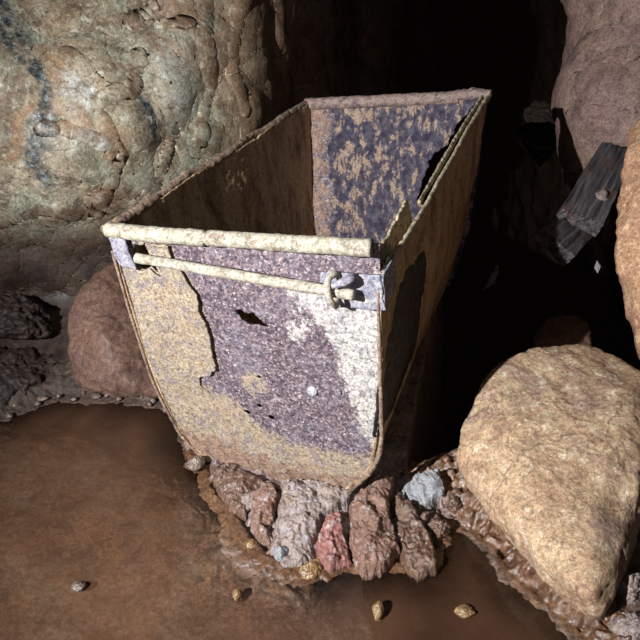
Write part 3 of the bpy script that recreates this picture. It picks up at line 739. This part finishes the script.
# raised scale layer still clinging to the left of the front panel
sx, sz = np.meshgrid(np.linspace(-.01, .26, 170), np.linspace(0, -.56, 300), indexing='ij')
SX, SZ = sx.ravel(), sz.ravel()
pl = [tub_px(*p) for p in scale_px]
S3 = np.stack([SX, 0 * SX, SZ], 1)
ss = sdf(pl, np.stack([SX, SZ], 1)) + .004 * fbm(S3, 40, 4, .6, 5)
ss = np.maximum(ss, -sdf([tub_px(*p) for p in [(136, 240), (148, 240), (152, 250), (158, 262), (166, 277), (158, 273), (153, 268), (146, 271), (139, 266), (134, 256)]], np.stack([SX, SZ], 1)))
ss = np.maximum(ss, .004 - SX + .016 * (1 + SZ / .4) * (SZ > -.4)); ss = np.maximum(ss, zb(np.clip(SX, 0, .62)) + .012 - SZ)
curl = np.exp(-np.clip(-ss, 0, 1) / .012) * sst(.05, .2, SX)
S3[:, 1] = -.0005 - (.006 + .008 * curl) * sst(-.46, -.36, SZ) - .0012 * fbm(S3, 50, 4, .6, 4)
F = gridfaces(170, 300); F = F[ss[F].mean(1) < 0]
V, F, A = compact(T(S3), F, attrs0(len(S3), m_tan=np.ones(len(S3)), m_lime=.25 + 0 * SX))
o = solidify(link('scale_layer', V, F, M['tub'], fp, A), .004, 0); o['label'] = 'tan rust scale peeling from the left side'

# side walls (each bends under the tub to the middle of the bottom)
def rim_z(y): return np.interp(y, [-.02, .03, .11, .23, .44, .79, 1.06], [-.050, -.053, -.062, -.060, -.042, -.012, 0])
def side_wall(right):
    if right: xx = np.concatenate([[.62] * 50, np.interp(np.linspace(0, 1, 110), [0, .35, .6, 1], [.62, .60, .5, .31])])
    else: xx = np.concatenate([[0.] * 50, np.interp(np.linspace(0, 1, 110), [0, .35, .6, 1], [0, .02, .12, .31])])
    # profile polyline by arc length
    px = np.linspace(.31, .62, 200) if right else np.linspace(.31, 0, 200)
    pz = zb(px)
    if right: px = px - .022 * (px / .62) ** 4 * 1
    prof = np.array([(( .62 if right else .012), 0.0), ((.612 if right else .006), -.2)] + list(zip(px[::-1], pz[::-1])))
    ds = np.concatenate([[0], np.cumsum(np.linalg.norm(np.diff(prof, axis=0), axis=1))])
    ns, ny = 220, 260
    s = np.linspace(0, ds[-1], ns); X_ = np.interp(s, ds, prof[:, 0]); Z_ = np.interp(s, ds, prof[:, 1])
    y = np.concatenate([np.linspace(-.008, .3, 110, endpoint=False), np.linspace(.3, TD, ny - 110)])
    ii, jj = np.meshgrid(np.arange(ns), np.arange(ny), indexing='ij'); ii, jj = ii.ravel(), jj.ravel()
    Q = np.stack([X_[ii], y[jj], Z_[ii]], 1)
    q0 = Q.copy()
    Q[:, 0] += .0015 * fbm(Q, 40, 4, .6, 5)
    # ragged sagging top edge
    if right:
        top = rim_z(q0[:, 1]) + .004 * fbm(q0 * np.array([0, 1, 0]), 30, 3, .6, 2)
        Q[:, 2] += top * np.exp(-s[ii] / .09)
        wy, wz = q0[:, 1], q0[:, 2]
        yz = np.stack([wy, wz], 1)
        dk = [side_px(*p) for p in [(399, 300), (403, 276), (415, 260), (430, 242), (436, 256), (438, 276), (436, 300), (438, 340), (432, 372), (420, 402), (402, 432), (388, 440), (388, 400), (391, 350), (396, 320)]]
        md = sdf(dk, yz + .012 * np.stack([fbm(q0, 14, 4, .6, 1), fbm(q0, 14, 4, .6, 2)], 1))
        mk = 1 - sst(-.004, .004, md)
        Q[:, 0] -= .006 * mk  # patch set back slightly and coloured darker
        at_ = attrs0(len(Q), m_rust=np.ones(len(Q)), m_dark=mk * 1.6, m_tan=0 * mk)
        at_['m_rust'] = np.where(Z_[ii] < -.6, 1, 1) * (1 - .0 * mk)
    else:
        Q[:, 2] += .003 * fbm(q0 * np.array([0, 1, 0]), 30, 3, .6, 7) * np.exp(-s[ii] / .05)
        at_ = attrs0(len(Q), m_rust=np.ones(len(Q)))
    V = T(Q)
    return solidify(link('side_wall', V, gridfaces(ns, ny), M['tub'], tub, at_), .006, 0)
sw_l = side_wall(False); sw_l['label'] = 'left wall, dim inner face'
sw_r = side_wall(True); sw_r['label'] = 'right wall with dark recessed patch'

# back panel
nu, nv = 200, 220
uu, vv = np.meshgrid(np.linspace(0, 1, nu), np.linspace(0, 1, nv), indexing='ij'); uu = uu.ravel(); vv = vv.ravel()
xs = .31 * (1 - np.cos(math.pi * uu)) * .6 + .62 * uu * .4
Q = np.stack([xs, np.full(len(xs), TD), vv * zb(xs)], 1)
Q[:, 1] += .0015 * fbm(Q, 40, 4, .6, 3)
tear = sdf([tub_px(*p, 1.0) for p in [(482, 100), (460, 124), (448, 146), (436, 156), (428, 168), (423, 200), (450, 205), (490, 150)]], np.stack([Q[:, 0], Q[:, 2]], 1)) + .010 * fbm(Q, 25, 4, .6, 2)
F = gridfaces(nu, nv); F = F[tear[F].mean(1) > 0]
m_nv = sst(.03, .10, Q[:, 0] + .03 * fbm(Q, 10, 3, .6, 4)) * sst(-.01, -.05, Q[:, 2] + 0)
m_nv = sst(.05, .13, Q[:, 0] + .04 * fbm(Q, 10, 3, .6, 4))
V, F, A = compact(T(Q), F, attrs0(len(Q), m_navy=m_nv, m_mud=.55 * (1 - m_nv)))
solidify(link('back_panel', V, F, M['tub'], tub, A), .005, 0)['label'] = 'inner back panel, navy with tan flakes'

# swept bars
def sweep(name, path, rad, mat, parent, seg=20, rough=.06, seed=1, flat=(1, 1), n=160, cap=True, crack=None):
    path = np.asarray(path, float)
    ds = np.concatenate([[0], np.cumsum(np.linalg.norm(np.diff(path, axis=0), axis=1))])
    s = np.linspace(0, ds[-1], n)
    C_ = np.stack([np.interp(s, ds, path[:, k]) for k in range(3)], 1)
    if len(path) > 2:
        for _ in range(3): C_[1:-1] = (C_[:-2] + 2 * C_[1:-1] + C_[2:]) / 4
    Tn = np.gradient(C_, axis=0); Tn /= np.linalg.norm(Tn, axis=1)[:, None]
    up = np.array([0, 0, 1.]) if abs(Tn[:, 2]).max() < .9 else np.array([0, 1., 0])
    A_ = np.cross(Tn, up); A_ /= np.linalg.norm(A_, axis=1)[:, None]; B_ = np.cross(A_, Tn)
    V = []; a = np.linspace(0, 2 * math.pi, seg, endpoint=False)
    r = np.broadcast_to(np.asarray(rad, float), (n,)).copy() if np.ndim(rad) == 0 else np.interp(s / s[-1], np.linspace(0, 1, len(rad)), rad)
    if crack is not None:
        r = r * (1 - .35 * np.exp(-((s / s[-1] - crack) / .006) ** 2))
    for i in range(n):
        V.append(C_[i] + r[i] * (flat[0] * np.cos(a)[:, None] * A_[i] + flat[1] * np.sin(a)[:, None] * B_[i]))
    V = np.concatenate(V)
    ctr = np.repeat(C_, seg, 0)
    V = ctr + (V - ctr) * (1 + rough * fbm(V, 45, 4, .6, seed) * 2)[:, None]
    F = [(i * seg + j, i * seg + (j + 1) % seg, (i + 1) * seg + (j + 1) % seg, (i + 1) * seg + j) for i in range(n - 1) for j in range(seg)]
    o = link(name, V, F, mat, parent)
    bm = bmesh.new(); bm.from_mesh(o.data)
    bmesh.ops.holes_fill(bm, edges=[e for e in bm.edges if e.is_boundary], sides=0)
    bmesh.ops.recalc_face_normals(bm, faces=bm.faces[:]); bm.to_mesh(o.data); bm.free()
    return o
o = sweep('rim_tube', [(.010, -.008, -.001), (.16, -.012, -.003), (.30, -.010, -.003), (.45, -.012, -.002), (.612, -.012, -.001)], [.0165, .017, .0165, .0165, .0165], M['rim'], tub, crack=.42, rough=.05); o['label'] = 'lime crusted front rim, cracked across'
o = sweep('rim_tube', [(.004, -.012, .0)] + [(.002 + .006 * math.sin(k * 1.7), TD * k / 10, .0 + .005 * math.sin(k * 2.3 + 1)) for k in range(1, 10)] + [(.004, TD, .0)], [.012, .011, .012, .010, .012, .011], M['side_rim'], tub, rough=.09, seed=4, n=260); o['label'] = 'knobbly brown left rim'
o = sweep('rim_tube', [(.0, TD, -.004), (.25, TD, -.002), (.53, TD + .004, .0)], .020, M['back_rim'], tub, rough=.05, seed=6); o['label'] = 'violet brown back rim'
o = sweep('rim_plate', [(.51, TD, .006), (.57, TD + .004, .010), (.628, TD, .006)], [.020, .024, .018], M['back_rim'], tub, flat=(1, .7), rough=.12, seed=8, n=50)
o = sweep('rim_strip', [(.622 + .002 * (k % 2), y, float(rim_z(y)) + .004) for k, y in enumerate((.04, .12, .2, .3, .45, .6, .75, .9, 1.0, TD))], [.005, .006, .006, .006, .007, .008], M['flange'], tub, flat=(.9, 1.1), rough=.14, seed=11, n=220); o['label'] = 'pale layered right rim'
o = sweep('rim_strip', [(.605, y, float(rim_z(y)) + .004) for y in (.32, .45, .6, .75, .9, TD - .02)], [.005, .007, .006, .007], M['flange'], tub, flat=(.7, 1.2), rough=.16, seed=12, n=180)

# torn upright flange inside the front right corner
nu, nv = 90, 40
uu, vv = np.meshgrid(np.linspace(0, 1, nu), np.linspace(0, 1, nv), indexing='ij'); uu = uu.ravel(); vv = vv.ravel()
y_ = .045 + .275 * uu + .0 * vv
tp = np.interp(uu, [0, .1, .3, .6, .88, .95, 1], [-.074, -.056, -.050, -.044, -.034, -.038, -.062]) + .006 * fbm(np.stack([uu * 9, 0 * uu, 0 * uu], 1), 1, 4, .6, 3)
Q = np.stack([.592 - .012 * vv * uu, y_, -.13 + (tp + .13) * vv], 1)
Q += .002 * np.stack([fbm(Q, 40, 3, .6, k) for k in range(3)], 1)
o = solidify(link('torn_flange', Q, gridfaces(nu, nv), M['flange'], tub), .006, 0); o['label'] = 'jagged strip bent up at the corner'

# corner bands, bar loops and the bar
def plate(name, P0, U, Vv, nu, nv, th, mat, parent, seed, rag=.004):
    uu, vv = np.meshgrid(np.linspace(0, 1, nu), np.linspace(0, 1, nv), indexing='ij'); uu = uu.ravel(); vv = vv.ravel()
    Q = np.array(P0)[None] + uu[:, None] * np.array(U) + vv[:, None] * np.array(Vv)
    e = np.minimum(np.minimum(uu, 1 - uu), np.minimum(vv, 1 - vv))
    ctr = np.array(P0) + np.array(U) / 2 + np.array(Vv) / 2
    Q = Q + (Q - ctr) / np.linalg.norm(U) * (rag * 2 * fbm(Q, 30, 3, .6, seed) * (e < .08))[:, None]
    Nn = np.cross(U, Vv); Nn = Nn / np.linalg.norm(Nn)
    Q += Nn * (.0012 * fbm(Q, 40, 3, .6, seed))[:, None]
    return solidify(link(name, Q, gridfaces(nu, nv), mat, parent), th, 0)
plate('corner_band', (.012, -.013, -.012), (.046, -.004, 0), (.004, 0, -.074), 30, 30, .006, M['band'], tub, 3)['label'] = 'blue grey band at the left corner'
band = plate('corner_band', (.505, -.014, -.055), (.122, -.002, .004), (.004, 0, -.074), 40, 30, .006, M['band'], tub, 5); band['label'] = 'bent band at the right corner'
plate('corner_band', (.629, -.016, -.050), (.002, .062, .006), (-.002, 0, -.066), 20, 26, .005, M['band'], tub, 7)['label'] = 'end of the right band turned round the corner'
RA = np.array(tub_px(137, 258, -.040)); RB = np.array(tub_px(354, 295, -.040))
def rp(t): q = RA + (RB - RA) * t; return (q[0], -.040, q[1])
hb = sweep('handle_bar', [rp(0), rp(.3), rp(.6), rp(1.0)], .0108, M['rod'], tub, rough=.05, seed=13); hb['label'] = 'pale iron bar across the front'
def loop(cx, cz, r, seed, label):
    pth = [(cx + .004 * math.sin(a * 2), -.034 + r * 1.05 * math.cos(a) * 1.0, cz + r * math.sin(a) * 1.25) for a in np.linspace(math.radians(35), math.radians(325), 26)]
    o = sweep('bar_loop', pth, .0065, M['rod'], tub, flat=(1.0, 1.0), rough=.12, seed=seed, n=70); o['label'] = label
q = rp(.915); loop(q[0], q[2], .025, 23, 'right loop holding the bar')
# lug of the right loop, running back to the band
o = sweep('lug', [(rp(.93)[0], -.058, rp(.93)[2] + .022), (rp(.93)[0] + .03, -.045, rp(.93)[2] + .030), (.575, -.024, rp(.93)[2] + .030)], [.006, .010, .008], M['band'], tub, flat=(1, .8), rough=.1, seed=25, n=40)

# edging strip standing away from the panel at the bottom right corner
pth = [(q[0], -.018, q[1]) for q in (tub_px(*p, -.018) for p in [(378, 292), (380, 350), (381, 400), (382, 436), (379, 456), (370, 473), (350, 490)])]
o = sweep('edge_strip', pth, [.003, .004, .0045, .006, .006], M['side_rim'], tub, flat=(1, 1.2), rough=.15, seed=31, n=140); o['label'] = 'curled edging strip at the right corner'
pth = [(x, -.010, zz) for x, zz in [(.004, -.05), (-.003, -.2), (-.004, -.40), (.004, -.46), (.030, -.575), (.07, -.635), (.14, -.682), (.25, -.698)]]
o = sweep('edge_strip', pth, .0035, M['side_rim'], tub, rough=.12, seed=33, n=140); o['label'] = 'thin dark edge on the left corner'

# rivets
for (px_, py_, r_, mt) in ((313, 390, .0125, 'rivet'), (160, 350, .006, 'band'), (340, 392, .005, 'band'), (226, 286, .005, 'band'), (352, 448, .006, 'band')):
    x_, z_ = tub_px(px_, py_)
    rv = lathe('rivet', [(0, .008 * r_ / .0125), (r_ * .6, .0068 * r_ / .0125), (r_ * .95, .003 * r_ / .0125), (r_, 0), (r_, -.004), (0, -.004)], M[mt], 20, tub)
    rv.location = (x_, -.004, z_); rv.rotation_euler = (math.radians(90), 0, 0)
    if mt == 'rivet': rv['label'] = 'pale domed rivet head'

# ------------------------------------------------------------------ clods, stones and pebbles
def stone(name, px, py, w, h, mt, label, cat, group=None, z=0.0, seed=1, dep=None, rough=.08, chip=.05, sub=5, sink=.35):
    """a small stone of about w x h photo pixels sitting on the ground at a photo point"""
    g = ground(px, py, z); d = (g - CAM) @ FWD
    W, H = w * d / F_PX, h * d / F_PX
    D_ = dep or .5 * (W + H)
    rr = np.random.RandomState(seed)
    th = rr.normal(size=(16, 3)); th /= np.linalg.norm(th, axis=1)[:, None]
    pp = th * np.array([W / 2, D_ / 2, H / 2]) * (1 + .1 * rr.normal(size=(16, 1)))
    ex = np.array([[W / 2, 0, 0], [-W / 2, 0, 0], [0, D_ / 2, 0], [0, -D_ / 2, 0], [0, 0, H / 2], [0, 0, -H / 2]])
    P_ = np.concatenate([pp, ex]) + g + np.array([0, 0, H * (.5 - sink)])
    o = hull_rock(name, P_, M[mt], sub, 14, rough, 6, seed, chip=chip)
    return tag(o, label, cat, group)
def clod(name, crop, height, mt, label, cat, seed, rough=.012, tilt=1.1, z0=-.02):
    """a broken slab of mud: outline traced at ground level, domed rough top, steep cracked sides"""
    cn = np.array([np.mean([a for a, b in crop]), np.mean([b for a, b in crop])]); crop = [tuple(cn + np.array([1.05, 1.01]) * (np.array(p) - cn)) for p in crop]
    poly = np.array([ground(160 + a * .46875, 400 + b * .46875, .02)[:2] for a, b in crop])
    lo, hi = poly.min(0) - .01, poly.max(0) + .01; stp = .0016
    nx, ny = int((hi[0] - lo[0]) / stp), int((hi[1] - lo[1]) / stp)
    X_, Y_ = np.meshgrid(np.linspace(lo[0], hi[0], nx), np.linspace(lo[1], hi[1], ny), indexing='ij')
    q = np.stack([X_.ravel(), Y_.ravel()], 1); q3 = np.concatenate([q, np.zeros((len(q), 1))], 1)
    d = -(sdf(poly, q) + .006 * fbm(q3, 40, 4, .6, seed))
    d1, d2, cid = cells(q3 + .01 * np.stack([fbm(q3, 30, 3, .5, k) for k in (1, 2, 3)], 1), 34, seed)
    t = np.clip((q[:, 1] - lo[1]) / (hi[1] - lo[1]), 0, 1)
    height = height + .004
    h = height * (1 + tilt * (t - .5)) * sst(-.002, .008, d) ** .7 * (.85 + .15 * sst(.0, .03, d)) + sst(0, .01, d) * (.7 * rough * fbm(q3, 16, 4, .5, seed + 1) + .012 * facets(q3, 26, seed) + .004 * facets(q3, 90, seed) + .0012 * fbm(q3, 120, 3, .6, seed))
    keep = d > -.002
    F = gridfaces(nx, ny); F = F[keep[F].all(1)]
    V, F, _ = compact(np.concatenate([q, (h + .006)[:, None]], 1), F)
    bm = bmesh.new(); bv = [bm.verts.new(v) for v in V]
    for f in F: bm.faces.new([bv[k] for k in f])
    be = [e for e in bm.edges if e.is_boundary]
    r_ = bmesh.ops.extrude_edge_only(bm, edges=be)
    nvs = [g for g in r_['geom'] if isinstance(g, bmesh.types.BMVert)]
    for v in nvs: v.co.z = z0
    ne = [g for g in r_['geom'] if isinstance(g, bmesh.types.BMEdge) and g.is_boundary]
    bmesh.ops.holes_fill(bm, edges=ne, sides=0); bmesh.ops.recalc_face_normals(bm, faces=bm.faces[:])
    c_ = Vector((poly[:, 0].mean(), poly[:, 1].mean(), 0))
    for v in bm.verts: v.co -= c_
    me = bpy.data.meshes.new(name); bm.to_mesh(me); bm.free(); me.materials.append(M[mt])
    for p in me.polygons: p.use_smooth = True
    o = bpy.data.objects.new(name, me); COL.objects.link(o); o.location = c_
    return tag(o, label, cat)
clod('stone', [(516, 200), (548, 182), (590, 176), (608, 208), (566, 228), (530, 222)], .052, 'grey_stone', 'pale blue grey stone in the mud between the tub and the boulder', 'stone', 4, .006)
clod('mud_clod', [(112, 146), (180, 158), (252, 184), (188, 206), (184, 246), (150, 226), (128, 196)], .022, 'wet_clay', 'flat dark brown mud slab under the bottom left of the tub', 'mud clod', 5)
clod('mud_clod', [(193, 212), (238, 192), (252, 212), (242, 258), (234, 298), (212, 292), (194, 266)], .034, 'red_mud', 'pinkish mud clod at the left of the lumps under the tub', 'mud clod', 6)
clod('mud_clod', [(262, 190), (300, 184), (360, 194), (416, 210), (398, 236), (346, 258), (328, 298), (322, 332), (300, 346), (266, 346), (242, 312), (248, 270), (258, 222)], .036, 'grey_mud', 'broad grey mud slab directly under the middle of the tub front', 'mud clod', 8, .016, 1.2)
clod('mud_clod', [(350, 264), (388, 250), (396, 300), (408, 342), (362, 354), (336, 336), (334, 300)], .036, 'pink_mud', 'reddest mud clod, right of the broad grey slab under the tub', 'mud clod', 9)
clod('mud_clod', [(404, 244), (440, 206), (466, 192), (494, 194), (490, 260), (510, 322), (470, 362), (432, 368), (416, 342), (404, 300)], .050, 'red_mud', 'largest brown mud clod below the bottom right corner of the tub', 'mud clod', 11, .018, 1.2)
clod('mud_clod', [(502, 238), (530, 226), (562, 272), (592, 330), (588, 360), (550, 372), (522, 346), (510, 300)], .034, 'wet_clay', 'wet mud clod below the pale blue grey stone', 'mud clod', 13, .016)
for px_, py_, w_, h_, s_, mt_, lab in ((250, 504, 22, 20, 71, 'grey_mud', 'small grey mud lump above the pinkish clod, under the tub edge'),
        (318, 516, 30, 24, 72, 'grey_mud', 'small grey mud lump above the reddest clod'),
        (398, 512, 22, 30, 73, 'wet_clay', 'small wet mud lump between the largest brown clod and the pale stone'),
        (438, 530, 26, 22, 74, 'wet_clay', 'small wet mud lump just below the pale blue grey stone'),
        (226, 474, 26, 14, 75, 'grey_mud', 'low dark mud lump against the bottom left curve of the tub'),
        (452, 508, 18, 24, 76, 'wet_clay', 'small wet mud lump against the lower left of the ochre boulder')):
    stone('mud_lump', px_, py_, w_, h_, mt_, lab, 'mud clod', z=.012, seed=s_, rough=.14, chip=.10)
stone('pebble', 311, 571, 26, 22, 'pebble', 'ochre pebble at the water edge under the red clod', 'pebble', seed=15)
stone('pebble', 281, 555, 16, 18, 'grey_stone', 'small blue grey pebble at the water edge under the tub', 'pebble', z=.012, seed=16)
stone('pebble', 252, 546, 16, 12, 'pebble', 'flat ochre pebble at the left foot of the mud clods', 'pebble', seed=17)
stone('pebble', 237, 597, 11, 13, 'pebble', 'brown pebble standing alone in the puddle', 'pebble', seed=18, sink=.2)
stone('pebble', 378, 613, 13, 20, 'pebble', 'oval ochre pebble in the puddle near the bottom edge', 'pebble', seed=19, dep=.045, sink=.3)
stone('pebble', 79, 588, 15, 11, 'shore_stone', 'dark flat pebble in the left of the puddle', 'pebble', seed=20, sink=.3)
stone('pebble', 464, 612, 22, 12, 'pebble', 'low pebble nearly covered by puddle water, lower right', 'pebble', seed=21, sink=.5)
stone('stone', 196, 465, 22, 18, 'shore_stone', 'wet stone at the bottom left corner of the tub', 'stone', z=.012, seed=22)
stone('stone', 222, 483, 17, 10, 'red_mud', 'small flat orange stone below the tub left corner', 'stone', z=.012, seed=23)
stone('stone', 190, 447, 14, 14, 'shore_stone', 'small dark stone against the lower left side of the tub', 'stone', z=.02, seed=24)
k = 0
rs_ = np.random.RandomState(5)
for px_, py_, w_, h_ in ((62, 394, 10, 7), (74, 399, 8, 6), (86, 397, 7, 7), (97, 400, 11, 7), (108, 398, 8, 6), (118, 402, 10, 9), (128, 399, 7, 5), (137, 401, 11, 8), (148, 403, 12, 8), (158, 402, 8, 7), (168, 408, 9, 7), (48, 400, 12, 9), (34, 404, 9, 7), (20, 410, 12, 9), (45, 388, 11, 9), (8, 414, 9, 7)):
    k += 1
    px_ += rs_.uniform(-5, 5); py_ += rs_.uniform(-5, 4); w_ *= rs_.uniform(.4, 1.1); h_ *= rs_.uniform(.4, 1.0)
    stone('pebble', px_, py_, w_, h_, 'shore_stone', 'small wet pebble on the waterline below the dark boulder and rubble', 'pebble', 'wet pebbles along the left waterline', z=.006, seed=40 + k, sub=4)
# mud lumps by the right boulder
for px_, py_, w_, h_, s_, lab in ((626, 592, 30, 42, 61, 'muddy lump at the right foot of the ochre boulder'), (646, 566, 24, 28, 62, 'muddy lump under the overhang at the right edge'), (632, 634, 46, 30, 63, 'muddy lump in the bottom right corner of the photo')):
    stone('mud_clod', px_, py_, w_, h_, 'grey_mud', lab, 'mud clod', z=.03, seed=s_, rough=.12)
